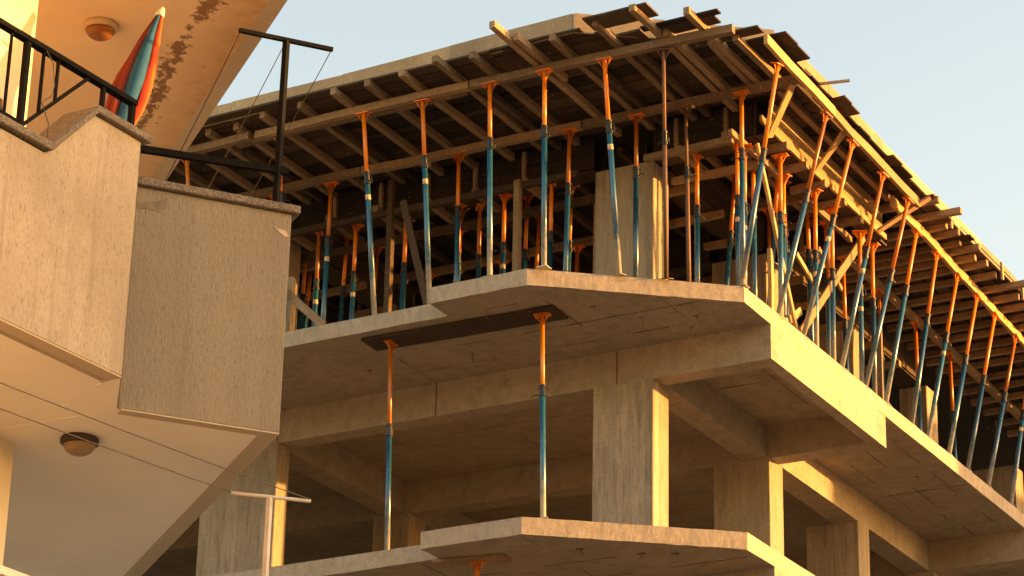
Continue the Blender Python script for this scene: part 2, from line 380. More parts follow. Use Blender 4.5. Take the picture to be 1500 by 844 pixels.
# stringers
def stringer(a, b, w_=.09, h_=.10, z=ZH, mat='timber'):
    return F(timber('stringer', (a[0], a[1], z + h_ / 2), (b[0], b[1], z + h_ / 2), w_, h_ - .004, mat, jit=.008))
stringer((-7.5, .10), (-4.1, .07)); stringer((-4.35, .165), (-1.0, .18), .08); stringer((-4.0, .07), (-.9, .08)); stringer((-.88, .08), (2.56, .20))
stringer((-7.5, 1.55), (-3.4, 1.60)); stringer((-3.38, 1.60), (-.2, 1.67)); stringer((-.18, 1.68), (2.74, 1.71), .085)
for a_, b_ in (((2.80, .56), (2.74, 2.70)), ((2.73, 2.72), (2.665, 5.72)), ((2.40, 5.45), (2.29, 9.2)), ((2.28, 9.22), (2.05, 18))): stringer(a_, b_, .05, .13, ZH - .03, 'sunny')  # street-side stringers take the timber colour lifted for sunlight
for y in (3.7, 4.9): stringer((-8, y), (-.0, y)); stringer((.6, y), (1.8, y))
for y in (6.9, 8.3, 9.8): stringer((-8, y), (.1, y))
stringer((1.15, 6.1), (1.05, 18))
# joists running back from the front edge (x, front end y)
jf = [(-7.2, -.1), (-6.6, -.12), (-6.1, -.1), (-5.6, -.2), (-5.1, -.15), (-4.62, -.12), (-4.21, -.10), (-3.72, -.22), (-3.14, -.25), (-2.57, -.39), (-2.08, -.39), (-1.57, -.42), (-1.0, -.57),
      (-.57, -.45), (.04, -1.01), (.49, -.40), (1.11, -.50), (1.67, -.64), (1.76, .06), (2.19, -.29), (2.11, .52), (2.42, .55)]
for x, y in jf:
    hi = .09 if abs(y) < .6 else .1
    F(timber('joist', (x, y, ZJ + .047), (x + random.uniform(-.05, .05), 2.27 if x < 1.7 else 1.95, ZJ + .047), .075, .088, 'timber', jit=.006))
    if random.random() < .35 and x < 1.5:
        F(timber('joist', (x + .12, y + random.uniform(.5, .9), ZJ + .045), (x + .16, 2.26, ZJ + .045), .07, .085, 'plank', jit=.006))
F(timber('joist', (.13, -.62, ZJ + .045), (.15, .6, ZJ + .045), .07, .085, 'timber'))
# joists of the right-hand overhang (along Y, then along X further back)
F(timber('joist', (2.32, 2.0, ZJ + .046), (2.30, 5.6, ZJ + .046), .075, .088, 'timber'))
F(timber('joist', (2.55, 1.9, ZJ + .046), (2.56, 5.62, ZJ + .046), .06, .085, 'plank'))
ends = {5.95: 2.87, 6.41: 3.01, 6.8: 2.66, 7.07: 2.73, 7.42: 2.62, 7.68: 2.80, 8.0: 2.62, 8.26: 2.70, 8.71: 2.66, 9.19: 3.35, 9.6: 2.68, 10.0: 2.72, 10.4: 2.66, 10.8: 2.8, 11.2: 2.7, 11.6: 2.7, 12.0: 2.7, 12.5: 2.7, 13.0: 2.7, 13.5: 2.7, 14.0: 2.7, 14.6: 2.7, 15.2: 2.7, 16: 2.7, 17: 2.7, 18: 2.7}
for y, xe in ends.items():
    F(timber('joist', (.52, y + random.uniform(-.05, .05), ZJ + .046), (xe, y, ZJ + .046), .075, .088, 'timber'))
# inner joists
for k in range(17):
    x = -7.8 + k * .475
    F(timber('joist', (x, 2.70, ZJ + .046), (x + random.uniform(-.06, .06), 5.62, ZJ + .046), .075, .088, 'plank'))
    F(timber('joist', (x + .1, 6.0, ZJ + .046), (x + .1, 10.5, ZJ + .046), .075, .088, 'plank'))
for x in (.75, 1.15, 1.6): F(timber('joist', (x, 2.70, ZJ + .046), (x, 5.62, ZJ + .046), .075, .088, 'timber'))
# deck planks along X in the front zone, ends ragged along the slanted corner
def xend(y): return min(2.68, .73 + (y + .31) * 1.322)
y = -.36; k = 0
while y < 2.24:
    wd = random.choice((.15, .19, .24, .28)); wd = min(wd, 2.26 - y)
    if wd < .05: break
    x = -8.2 + random.uniform(-.4, .4); xe = xend(y + wd * .7) + random.uniform(-.02, .10)
    while x < xe - .05:
        L = min(random.uniform(1.6, 3.4), xe - x)
        if xe - x - L < .5: L = xe - x
        dz = random.uniform(-.004, .008)
        F(timber('deck_plank', (x + .005, y + wd / 2, ZD + .016 + dz), (x + L - .005, y + wd / 2 + random.uniform(-.01, .01), ZD + .016 + dz), wd - random.uniform(.008, .05), .026, random.choice(('plank', 'plank', 'plank', 'ply')), jit=.003, segs=3))
        x += L
    y += wd; k += 1
# boards that stick out past the edge boards at the slanted corner and along the right side
for (x0, x1, y0, y1, z) in [(1.0, 1.83, -.60, -.27, ZD - .012), (1.5, 2.49, -.10, .02, ZD - .010), (1.6, 2.40, .03, .22, ZD - .012), (2.0, 2.74, .47, .66, ZD - .012),
                            (2.1, 2.97, .76, 1.12, ZD - .012), (2.1, 2.95, 1.13, 1.53, ZD - .010), (2.1, 2.79, 1.95, 2.2, ZD - .012), (2.1, 2.93, 2.62, 2.86, ZD - .012), (2.1, 2.91, 2.88, 3.16, ZD - .012), (2.1, 2.77, 3.5, 3.85, ZD - .012),
                            (2.1, 2.83, 4.46, 4.78, ZD - .012), (2.1, 2.80, 4.80, 5.22, ZD - .010), (2.1, 2.84, 5.83, 6.05, ZD - .012), (2.2, 2.76, 6.5, 6.8, ZD - .012),
                            (2.0, 2.8, 7.3, 7.5, ZD - .012)]:
    F(timber('projecting_board', (x0, (y0 + y1) / 2, z), (x1, (y0 + y1) / 2, z), y1 - y0 - .01, .022, random.choice(('plank', 'ply')), jit=.003, segs=3))
F(timber('projecting_lath', (2.2, 2.05, ZD - .02), (3.12, 2.33, ZD + .02), .03, .03, 'fresh', jit=.002))
yy = 2.26
while yy < 5.6:                # right overhang deck
    wd = random.choice((.2, .26, .32))
    F(timber('deck_plank', (2.08, yy + wd / 2, ZD + .018), (2.742, yy + wd / 2, ZD + .018), wd - .02, .026, random.choice(('plank', 'ply')), jit=.003, segs=2)); yy += wd
for k in range(10):            # further back the planks run along Y
    x = .55 + k * .218
    yy = 5.66
    while yy < 19:
        L = random.uniform(1.8, 3.2)
        F(timber('deck_plank', (x + .11, yy, ZD + .018), (x + .11, yy + L - .01, ZD + .018), random.uniform(.18, .21), .026, random.choice(('plank', 'ply')), jit=.003, segs=3)); yy += L
sheet = [(-8.4, -.22), (.74, -.26), (2.735, 1.22), (2.735, 26), (-16, 26), (-16, 6), (-8.4, 6)]
F(prism('deck_sheet', sheet, ZD + .036, ZT - .002, 'ply'))
# edge boards (upstand) round the deck
FRONT = [(-8.4, -.17), (-4.23, -.185), (-2.55, -.20), (-.98, -.245), (.73, -.305)]
def upstand(a, b, z0=ZT - .045, z1=3.0, mat='fresh', t=.026, nm='edge_board'):
    F(timber(nm, (a[0], a[1], (z0 + z1) / 2), (b[0], b[1], (z0 + z1) / 2), t, z1 - z0, mat, jit=.004))
for a, b in zip(FRONT[:-1], FRONT[1:]): upstand(a, (b[0] - .004, b[1]))
upstand((.735, -.30), (1.60, .34)); upstand((1.605, .345), (2.655, 1.14))
RIGHT = [(2.745, 1.2), (2.755, 2.5), (2.735, 4.3), (2.725, 6.2), (2.715, 8.0), (2.71, 9.3), (2.71, 11.5), (2.71, 13.6), (2.71, 17), (2.71, 26)]
for i, (a, b) in enumerate(zip(RIGHT[:-1], RIGHT[1:])):
    upstand(a, (b[0], b[1] - .006), z1=2.905 - .012 * (i % 3), z0=ZT - .055)
for y in (8.75, 9.6, 10.35, 6.75): F(timber('edge_stake', (2.742, y, 2.62), (2.742, y, 2.88), .05, .03, 'fresh', up=(1, 0, 0)))
# beam moulds below the deck: soffit board, two cheeks and studs
def mould(x0, x1, y0, y1, studs, axis):
    zb = 2.285
    F(box('mould_soffit', x0, x1, y0, y1, zb, zb + .025, 'plank'))
    if axis == 'x':
        for yv, s in ((y0, -1), (y1, 1)):
            for q in range(2):
                za = zb + .028 + q * .222
                F(timber('mould_cheek', (x0, yv + s * .014, za + .11), (x1, yv + s * .014, za + .11), .024, .216, 'ply', jit=.003))
        n = int((x1 - x0) / studs)
        for i in range(n): 
            xx = x0 + (i + .5) * studs
            F(timber('stud', (xx, y0 - .055, zb + .02), (xx, y0 - .055, ZD - .005), .05, .05, 'timber', up=(1, 0, 0), segs=2))
            F(timber('bearer', (xx + .1, y0 - random.uniform(.22, .4), zb - .05), (xx + .1, y1 + random.uniform(.1, .35), zb - .05), .08, .09, 'timber', segs=3))
    else:
        for xv, s in ((x0, -1), (x1, 1)):
            for q in range(2):
                za = zb + .028 + q * .222
                F(timber('mould_cheek', (xv + s * .014, y0, za + .11), (xv + s * .014, y1, za + .11), .024, .216, 'sunny' if (s > 0 and x1 > 1.9) else 'plank', jit=.006))  # outer cheek on the street side gets the sunlit timber tint
        n = int((y1 - y0) / studs)
        for i in range(n):
            yv = y0 + (i + .5) * studs
            F(timber('bearer', (x0 - random.uniform(.2, .35), yv, zb - .05), (x1 + random.uniform(.05, .18), yv, zb - .05), .08, .09, 'timber', segs=3))
mould(-8.2, -.37, BY, 2.62, .72, 'x'); mould(.47, 1.83, BY, 2.62, .68, 'x')
mould(1.86, 2.04, 2.34, 5.95, .62, 'y'); mould(.14, .48, 2.8, 5.6, .9, 'y'); mould(-8.2, -.33, 5.66, 5.95, .9, 'x'); mould(.52, 2.02, 5.97, 6.2, .8, 'x')
mould(.14, .49, 6.2, 11.3, .9, 'y'); mould(-5.4, -5.06, 2.8, 5.6, .9, 'y')
for y in (2.02, 2.80):
    F(timber('runner', (-8.2, y, 2.145), (-3.2, y, 2.145), .07, .085, 'plank')); F(timber('runner', (-3.18, y, 2.145), (-.45, y + .02, 2.145), .07, .085, 'plank')); F(timber('runner', (.5, y, 2.145), (1.7, y, 2.145), .07, .085, 'timber'))
# longitudinal runner boards on the right mould, in timber coloured to look sunlit
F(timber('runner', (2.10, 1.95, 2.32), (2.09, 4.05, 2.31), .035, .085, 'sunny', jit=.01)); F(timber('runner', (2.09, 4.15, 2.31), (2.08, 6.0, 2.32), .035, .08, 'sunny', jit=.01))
F(timber('runner', (1.72, 1.9, 2.20), (1.74, 3.3, 2.20), .05, .08, 'timber')); F(timber('runner', (1.75, 4.3, 2.2), (1.75, 5.6, 2.2), .05, .08, 'timber'))

# ------------------------------------------------------------------ steel props
ORD = ['first', 'second', 'third', 'fourth', 'fifth', 'sixth', 'seventh', 'eighth', 'ninth', 'tenth', 'eleventh', 'twelfth', 'thirteenth', 'fourteenth', 'fifteenth']
def steel_prop(label, group, foot, head, frac=.69, along=(1, 0, 0), band=True, bottom='blue', topm='orange', spin=0.0, fork=False, rad=1.0):
    foot = Vector(foot); head = Vector(head); M, L = basis(foot, head, along)
    root = empty('steel_prop', foot); root.rotation_euler = (M @ Matrix.Rotation(spin, 3, 'Z')).to_euler()
    tag(root, label, 'prop', group)
    Lo = L * frac; r0 = .033 * rad; r1 = .026 * rad
    box('base_plate', -.065, .065, -.065, .065, .0, .008, bottom, root)
    lathe('outer_tube', [(r0, .006), (r0, Lo)], bottom, root)
    lathe('inner_tube', [(r1, Lo - .05), (r1, L - .012)], topm, root)
    c = lathe('collar', [(r0 * 1.02, Lo - .10), (r0 * 1.3, Lo - .095), (r0 * 1.3, Lo - .055), (r0 * 1.05, Lo - .05), (r0 * 1.05, Lo + .035), (r0 * 1.25, Lo + .04), (r0 * 1.25, Lo + .06), (r1, Lo + .065)], 'collar', root, smooth=False)
    a = random.uniform(-.6, .6) + (math.pi if random.random() < .5 else 0)
    ca, sa = math.cos(a), math.sin(a)
    tube('handle', [(ca * r0, sa * r0, Lo - .07), (ca * .11, sa * .11, Lo - .06), (ca * .13, sa * .13, Lo - .09)], .007, 'collar', c, 5)
    tube('pin', [(-r0 * 2.0, 0, Lo + .02), (r0 * 1.9, 0, Lo + .025), (r0 * 2.1, 0, Lo - .1)], .006, 'collar', c, 5)
    if band: lathe('paint_band', [(r0 * 1.015, Lo - .30), (r0 * 1.015, Lo - .235)], 'band', root)
    h = box('head_plate', -.10, .10, -.05, .05, L - .012, L - .001, topm, root)
    for s in (-1, 1):              # flared struts from tube to plate
        v = []
        for (x, z) in ((r1 * .7, L - .135), (r1 * .7, L - .118), (.092, L - .013), (.074, L - .013)):
            v += [(s * x, -.006, z), (s * x, .006, z)]
        link('strut', v, [(0, 2, 4, 6), (1, 3, 5, 7), (0, 2, 3, 1), (2, 4, 5, 3), (4, 6, 7, 5), (6, 0, 1, 7)], topm, h)
    if fork:
        v = []
        for (x, z) in ((.0, L - .15), (.085, L - .012), (-.085, L - .012)): v += [(x, -.008, z), (x, .008, z)]
        link('web_plate', v, [(0, 2, 4), (1, 3, 5), (0, 2, 3, 1), (2, 4, 5, 3), (4, 0, 1, 5)], topm, h)
    return root
# front row under the outer stringer
G1 = 'props of the front row under the outer stringer'
front = [((-5.1, .62), (-5.1, .10), .69, 0), ((-3.72, .56), (-3.68, .10), .69, 0), ((-2.40, .52), (-2.39, .05), .685, 1), ((-1.62, .52), (-1.56, .08), .705, 1), ((-.53, .06), (-.60, .06), .69, 0), ((.18, .08), (.15, .06), .69, 0), ((.86, .66), (.93, .10), .69, 1)]
fl = ['orange topped prop in the front row seen just beside the shaded ceiling edge', 'front row prop half hidden behind the black clothes post',
      'front row prop with cream band, first to the right of the clothes post', 'front row prop whose foot stands at the step of the slab edge',
      'straight front row prop on the left edge of the projecting balcony slab', 'upright front row prop standing at the peak of the balcony slab edge', 'tilted front row prop with cream band in front of the upper concrete column']
for (ft, hd, fr, b), lb in zip(front, fl): steel_prop(lb, G1, (*ft, 0), (*hd, ZH), fr, (1, 0, 0), bool(b))
# second row
G2 = 'props of the second row under the inner stringer'
second = [(-4.75, .68, 0), (-3.88, .68, 1), (-1.95, .69, 0), (-.35, .69, 0), (.58, .7, 0), (2.0, .68, 0)]
sl_ = ['second row prop deep behind the black clothes post', 'second row prop with cream band and wide orange head near the plastered parapet corner', 'second row prop standing left of the straight front row prop',
       'second row prop close behind the prop at the balcony peak', 'thin dark second row prop in front of the upper concrete column', 'second row prop at the right corner of the balcony slab']
for (x, fr, b), lb in zip(second, sl_):
    steel_prop(lb, G2, (x + random.uniform(-.04, .04), 1.62, 0), (x, 1.63, ZH), fr, (1, 0, 0), bool(b))
# third row under the front beam mould
G3 = 'props under the beam mould behind the front rows'
third = [(-5.3, 2.15, 1), (-4.42, 2.2, 1), (-3.84, 2.2, 1), (-3.1, 2.25, 0), (-2.29, 2.25, 0), (-2.1, 2.45, 0), (-1.62, 2.25, 1), (-.91, 2.2, 0), (1.08, 2.3, 0), (1.65, 2.25, 1)]
for i, (x, y, b) in enumerate(third):
    where = 'left of the upper concrete column' if x < 0 else 'right of the upper concrete column'
    n = i if x < 0 else i - 8
    steel_prop('dim prop under the beam mould, %s from the left %s' % (ORD[n], where), G3, (x, y, 0), (x, y, 2.185), .66, (0, 1, 0), bool(b), spin=random.uniform(-.7, .7), fork=True)
# right-hand row leaning out under the outer stringer of the street side
G4 = 'leaning props along the sunlit street side'
rt = [((1.96, 1.64), (2.72, 1.09), .60, 0), ((1.97, 2.66), (2.70, 2.58), .60, 0), ((1.97, 3.42), (2.68, 3.46), .60, 1), ((1.97, 4.62), (2.66, 4.51), .60, 1), ((1.97, 5.40), (2.65, 5.40), .60, 0),
      ((1.97, 6.09), (2.36, 6.43), .66, 0), ((1.96, 7.03), (2.335, 7.25), .62, 0), ((1.96, 7.62), (2.31, 8.10), .62, 1), ((1.96, 8.40), (2.29, 8.93), .60, 0), ((1.96, 9.13), (2.27, 9.72), .58, 0), ((1.96, 9.95), (2.24, 10.68), .60, 0), ((1.96, 10.9), (2.22, 11.43), .60, 1)]
for i, (ft, hd, fr, b) in enumerate(rt):
    steel_prop('prop leaning out over the sunlit slab edge, %s from the corner' % ORD[i], G4, (*ft, 0), (*hd, ZH - .032), fr, (0, 1, 0), bool(b))
# inner right-hand row under the side beam mould
G5 = 'upright props under the side beam mould'
for i, (x, y, z, fr) in enumerate([(1.72, 2.32, 2.185, .62), (2.0, 2.76, 2.185, .62), (1.78, 3.35, 2.185, .66), (1.95, 3.95, 2.185, .6), (1.95, 4.49, 2.185, .58), (1.72, 4.9, 2.185, .6), (1.97, 5.37, 2.185, .62), (1.95, 5.85, 2.185, .62)]):
    steel_prop('upright prop under the side beam mould, %s from the front' % ORD[i], G5, (x - .03, y, 0), (x, y, z), fr, (1, 0, 0), i % 3 == 0, spin=random.uniform(-.4, .4), fork=(i % 2 == 0))
for x, y in ((1.5, 3.05), (1.42, 4.2), (1.55, 5.25)):
    steel_prop('upright prop just inside the side beam mould, near ' + {3.05: 'the front beam', 4.2: 'its middle', 5.25: 'its far end'}[y], G5, (x, y, 0), (x, y, ZH), .64, (0, 1, 0), False, spin=random.uniform(-.4, .4), fork=True)
# deep interior, nothing tells these apart
G6 = 'props in the dark depth of the storey'
for y in (3.7, 4.9):
    for x in (-5.6, -4.4, -3.2, -2.0, -.9, .9, 1.5):
        steel_prop('dim steel prop in the dark depth of the storey', G6, (x + random.uniform(-.2, .2), y, 0), (x + random.uniform(-.1, .1), y, ZH), random.uniform(.6, .72), (1, 0, 0), False, fork=True)
for y in (6.9, 8.2, 9.6, 11.0):
    steel_prop('dim steel prop in the dark depth of the storey', G6, (1.12, y, 0), (1.1, y, ZH), .62, (0, 1, 0), False)
for x in (-5.2, -4.55, -3.6, -2.75, -1.75, -1.1, -.55): steel_prop('dim steel prop in the dark depth of the storey', G6, (x, 2.95, 0), (x + .05, 3.0, 2.5), .66, (1, 0, 0), False, fork=True)
for x in (-3.0, -1.5): steel_prop('dim steel prop in the dark depth of the storey', G6, (x, 6.9, 0), (x, 6.9, ZH), .65, (1, 0, 0), False)
# old rusty props at the balcony
steel_prop('slim rusty prop at the front of the upper column, lit along its right side', 'rusty props', (1.30, 1.0, 0), (1.66, .20, ZH), .62, (1, 0, 0), False, 'rust', 'rust', rad=.8)
steel_prop('slim rusty prop just right of the upper column', 'rusty props', (1.25, 1.72, 0), (1.22, 1.70, ZH), .66, (1, 0, 0), False, 'rust', 'rust', rad=.8)
# storey below: a plank held under the soffit by two props, and one more storey down
pl = timber('soffit_plank', (-2.63, .78, -T1 - .022), (-.02, .86, -T1 - .022), .40, .036, 'plank', jit=.004)
tag(pl, 'dark plywood strip pressed against the slab soffit by two props', 'plank')
G7 = 'props of the storey below'
steel_prop('long prop with punched orange tube under the left end of the dark soffit strip', G7, (-2.11, .56, -3), (-2.33, .80, -T1 - .04), .58, (0, 1, 0), False)
steel_prop('long prop under the right end of the dark soffit strip', G7, (.14, .24, -3), (-.23, .80, -T1 - .04), .62, (1, 0, 0), False, spin=.2)
pl2 = timber('soffit_plank', (-1.42, .52, -3 - T1 - .022), (-.55, .66, -3 - T1 - .022), .24, .03, 'timber', jit=.003)
tag(pl2, 'short brown board under the lower slab soffit at the bottom of the picture', 'plank')
steel_prop('prop with only its orange head showing at the bottom edge of the picture', G7, (-.92, .62, -6), (-.92, .62, -3 - T1 - .04), .6, (1, 0, 0), False)

# ------------------------------------------------------------------ loose boards and braces
def brace(lb, p0, p1, w_=.09, t_=.03, mat='timber', up=(1, 0, 0)):
    tag(timber('timber_brace', p0, p1, t_, w_, mat, jit=.004, up=up), lb, 'board', 'loose boards and braces among the props')
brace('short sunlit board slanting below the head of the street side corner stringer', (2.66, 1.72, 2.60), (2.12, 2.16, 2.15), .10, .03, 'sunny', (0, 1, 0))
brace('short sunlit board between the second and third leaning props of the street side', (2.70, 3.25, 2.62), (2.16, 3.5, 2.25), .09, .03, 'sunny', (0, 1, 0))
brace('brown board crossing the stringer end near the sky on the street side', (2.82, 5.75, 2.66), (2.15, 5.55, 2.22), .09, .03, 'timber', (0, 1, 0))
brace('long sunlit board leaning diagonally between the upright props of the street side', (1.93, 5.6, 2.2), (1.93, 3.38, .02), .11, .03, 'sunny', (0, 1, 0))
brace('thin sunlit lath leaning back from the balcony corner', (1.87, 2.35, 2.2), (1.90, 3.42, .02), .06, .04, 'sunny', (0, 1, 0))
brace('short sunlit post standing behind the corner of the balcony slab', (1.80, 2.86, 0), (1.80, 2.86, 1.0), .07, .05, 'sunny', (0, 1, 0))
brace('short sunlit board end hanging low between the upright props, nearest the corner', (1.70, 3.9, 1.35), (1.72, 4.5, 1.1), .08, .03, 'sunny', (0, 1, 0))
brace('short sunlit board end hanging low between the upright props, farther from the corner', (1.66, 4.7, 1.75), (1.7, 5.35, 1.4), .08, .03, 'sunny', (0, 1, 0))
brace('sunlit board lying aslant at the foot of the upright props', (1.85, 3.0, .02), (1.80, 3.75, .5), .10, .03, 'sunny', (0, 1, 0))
brace('short pale board propped against the plastered parapet corner', (-3.80, .55, .64), (-3.13, .50, .02), .10, .03, 'timber', up=(0, 0, 1))
brace('short bright yellow post at the left end of the slab edge', (-3.72, .62, 0), (-3.72, .62, .8), .08, .08, 'fresh')
brace('dim board leaning behind the second and third front row props', (-2.62, 1.4, 1.95), (-2.08, 1.4, .02), .09, .03, 'plank', up=(0, 0, 1))
brace('dim timber post behind the front row left of the balcony', (-3.17, 2.0, 0), (-3.17, 2.0, 2.6), .08, .08, 'plank')
brace('dim timber post behind the straight front row prop', (-1.28, 2.0, 0), (-1.28, 2.0, 2.2), .08, .08, 'timber')
brace('narrow lit board end standing left of the balcony peak', (-.62, 2.9, 0), (-.62, 2.9, 2.1), .07, .07, 'timber')
brace('thin board standing behind the street side slab edge', (1.80, 6.35, 0), (1.80, 6.35, 1.1), .09, .04, 'timber')

# ------------------------------------------------------------------ neighbouring house with plastered balconies (left)
HP = Vector((2.0, -16.0, GROUND))
house = empty('neighbour_house', HP); tag(house, 'plastered neighbouring house with stepped balcony parapets and deep cream ceilings', 'house')
def N(o, par=None):
    o.parent = house; o.matrix_parent_inverse = Matrix.Translation(-HP); return o
J1 = Vector((5.28, -13.91)); K1 = Vector((4.94, -13.50)); K2 = Vector((5.54, -12.73))
D1 = Vector((.05, 1)).normalized(); D2 = (K2 - K1).normalized(); D3 = Vector((-.775, .632)).normalized()
K0 = J1 - D1 * 7; K3 = K2 + D3 * 6.5
ZB = -6.90; ZU = -3.82
core = [(4.0, -13.45), (4.0, -21), (-5, -21), (-5, -13.45)]
N(prism('wall', core, ZB + .1, 0.4, 'render_wall')); N(prism('wall', [(4.0, -13.27), (4.0, -21), (-5, -21), (-5, -13.27)], GROUND, ZB + .05, 'render_wall'))
E1, E2, E3 = (5.05, -13.87), (4.76, -13.49), (3.98, -13.53)      # step between the two ceiling fields
mainp = [tuple(J1 + Vector((-.012, 0))), tuple(K1 + Vector((-.012, .004))), tuple(K2 + Vector((-.012, .0))), tuple(K3 + Vector((-.01, -.01))), (-1.8, -13.4), (3.98, -13.34), E3, E2, E1]
bayp = [tuple(K0 + Vector((-.012, 0))), tuple(J1 + Vector((-.012, -.001))), E1, E2, E3, (3.98, -20.5)]
def balcony(z, soff, first):
    N(prism('balcony_slab', mainp, z, z + .27, soff)); N(prism('balcony_slab', bayp, z + .003, z + .268, soff))
    n2 = Vector((D2.y, -D2.x)); n3 = Vector((-D3.y, D3.x)); n3 = n3 if n3.dot(Vector((1, 1))) > 0 else -n3; n1 = Vector((D1.y, -D1.x))
    # unpainted drip bands along the outer edges
    for q in ([K2 - n3 * .0, K3, K3 - n3 * .11, K2 - n3 * .11], [K1 + D2 * .02, K2 - D2 * .002 - n3 * .112, K2 - n3 * .112 - n2 * .08, K1 + D2 * .02 - n2 * .08],
              [K0 - n1 * .005, J1 - n1 * .005, J1 - n1 * .10, K0 - n1 * .10]):
        N(prism('drip_band', [tuple(p) for p in q], z - .004, z + .004, 'edge_band'))
    # slanted parapet, with its returns
    t = .16; ctop = z + 1.41
    q = [K1, K2, K2 - n2 * t, K1 - n2 * t]
    N(prism('parapet', [tuple(p) for p in q], z + .002, ctop, 'stucco_old', bevel=.006))
    q = [K2 + D3 * .165, K3, K3 - n3 * t, K2 + D3 * .165 - n3 * t]
    N(prism('parapet', [tuple(p) for p in q], z + .001, ctop, 'stucco'))
    q = [J1 + D1 * .003 - n1 * .004, K1 - D2 * .003, K1 - D2 * .003 - n2 * .1, J1 - n1 * .16 + D1 * .003]
    N(prism('parapet', [tuple(p) for p in q], z + .001, ctop, 'stucco'))
    q = [K1 - D2 * .02 + n2 * .035, K2 + D2 * .045 + n2 * .035, K2 + D2 * .045 - n2 * .22, K1 - D2 * .02 - n2 * .22]
    N(prism('coping', [tuple(p) for p in q], ctop + .002, ctop + .052, 'coping', bevel=.006))
    q = [K2 + D3 * .225 + n3 * .04, K3 + n3 * .04, K3 - n3 * .22, K2 + D3 * .225 - n3 * .22]
    N(prism('coping', [tuple(p) for p in q], ctop + .001, ctop + .051, 'coping'))
    # gabled parapet P1
    zl, zh = z + 1.06, z + 1.45; zq = z + .002
    prof = [(0, zq), (0, zh), (.414, zh), (.78, zl), (7, zl), (7, zq)]
    v = []
    for s, zz in prof: p = J1 - D1 * s; v.append((p.x, p.y, zz))
    for s, zz in prof: p = J1 - D1 * s - n1 * .16; v.append((p.x, p.y, zz))
    n = len(prof); N(link('parapet', v, [tuple(range(n)), tuple(range(n, 2 * n))] + [(i, (i + 1) % n, n + (i + 1) % n, n + i) for i in range(n)], 'stucco', bevel=.006))
    cp = [(-.05, zh + .002), (.42, zh + .002), (.765, zl + .012), (7, zl + .002)]; th = .047
    v = []
    for xx in (.04, -.22):
        for s, zz in cp: p = J1 - D1 * s; v.append((p.x + xx, p.y, zz))
        for s, zz in cp: p = J1 - D1 * s; v.append((p.x + xx, p.y, zz + th))
    f = []
    for i in range(3):
        f += [(i, i + 1, 5 + i, 4 + i), (8 + i, 9 + i, 13 + i, 12 + i), (i, i + 1, 9 + i, 8 + i), (4 + i, 5 + i, 13 + i, 12 + i)]
    f += [(0, 4, 12, 8), (3, 7, 15, 11)]
    N(link('coping', v, f, 'coping', bevel=.005))
balcony(ZB, 'soffit_low', True); balcony(ZU, 'soffit_up', False); balcony(ZB - 3.08, 'soffit_low', False)
N(prism('roof_slab', bayp, .402, .58, 'soffit_up')); N(prism('roof_slab', mainp, .40, .58, 'soffit_up'))
n2 = Vector((D2.y, -D2.x))
# chipped plaster on the slanted parapet
MATS['mortar'] = m_plain('bare_mortar', (.17, .145, .11), .95, 18)
def on_p2(s, z, out_=.003): p = K1 + D2 * s + n2 * out_; return (p.x, p.y, z)
for nm, pts, mt in (('plaster_chip', [(.02, -5.60), (.15, -5.56), (.20, -5.53), (.19, -5.60), (.15, -5.635), (.10, -5.625), (.02, -5.635)], 'mortar'),
                    ('plaster_chip', [(.86, -5.58), (.89, -5.60), (.94, -5.605), (.965, -5.64), (.94, -5.645), (.90, -5.62)], 'edge_band')):
    n = len(pts); v = [on_p2(s, z) for s, z in pts] + [on_p2(s, z, -.002) for s, z in pts]
    N(link(nm, v, [tuple(range(n)), tuple(range(n, 2 * n))] + [(i, (i + 1) % n, n + (i + 1) % n, n + i) for i in range(n)], mt))

# iron railing on the low part of the gabled parapet
RP = Vector((5.22, -14.8, -5.79)); rl = empty('balcony_railing', RP); tag(rl, 'black iron railing with slanted strut on the plastered parapet', 'railing')
def RL(o): o.parent = rl; o.matrix_parent_inverse = Matrix.Translation(-RP); return o
def onr(s, z, o_=-.03): p = J1 + D1 * s + Vector((o_, 0)); return (p.x, p.y, z)
RL(timber('top_rail', onr(-.05, -5.222), onr(-6.5, -5.222), .05, .03, 'iron', jit=0, segs=1))
RL(timber('bottom_rail', onr(-.96, -5.735), onr(-6.5, -5.735), .025, .02, 'iron', jit=0, segs=1))
RL(timber('strut', onr(-.955, -5.74), onr(-.46, -5.235), .02, .018, 'iron', jit=0, segs=1))
for s_, z0, wd in [(-.07, -5.40, .032), (-.328, -5.395, .024), (-.715, -5.49, .015), (-.836, -5.62, .015), (-.972, -5.79, .032), (-1.10, -5.73, .014), (-1.23, -5.73, .014), (-1.36, -5.73, .014), (-1.9, -5.79, .032)]:
    RL(timber('baluster', onr(s_, z0), onr(s_, -5.236), wd, wd, 'iron', jit=0, segs=1, up=(1, 0, 0)))
lw = tube('loose_wire', [onr(-.85, -5.24, 0), onr(-.80, -5.30, .01), onr(-.76, -5.42, 0), onr(-.79, -5.50, .01), onr(-.86, -5.57, .01), onr(-.78, -5.66, 0), onr(-.80, -5.76, .02)], .0035, 'wire', seg=5)
tag(lw, 'thin loose wire dangling from the iron railing', 'wire')

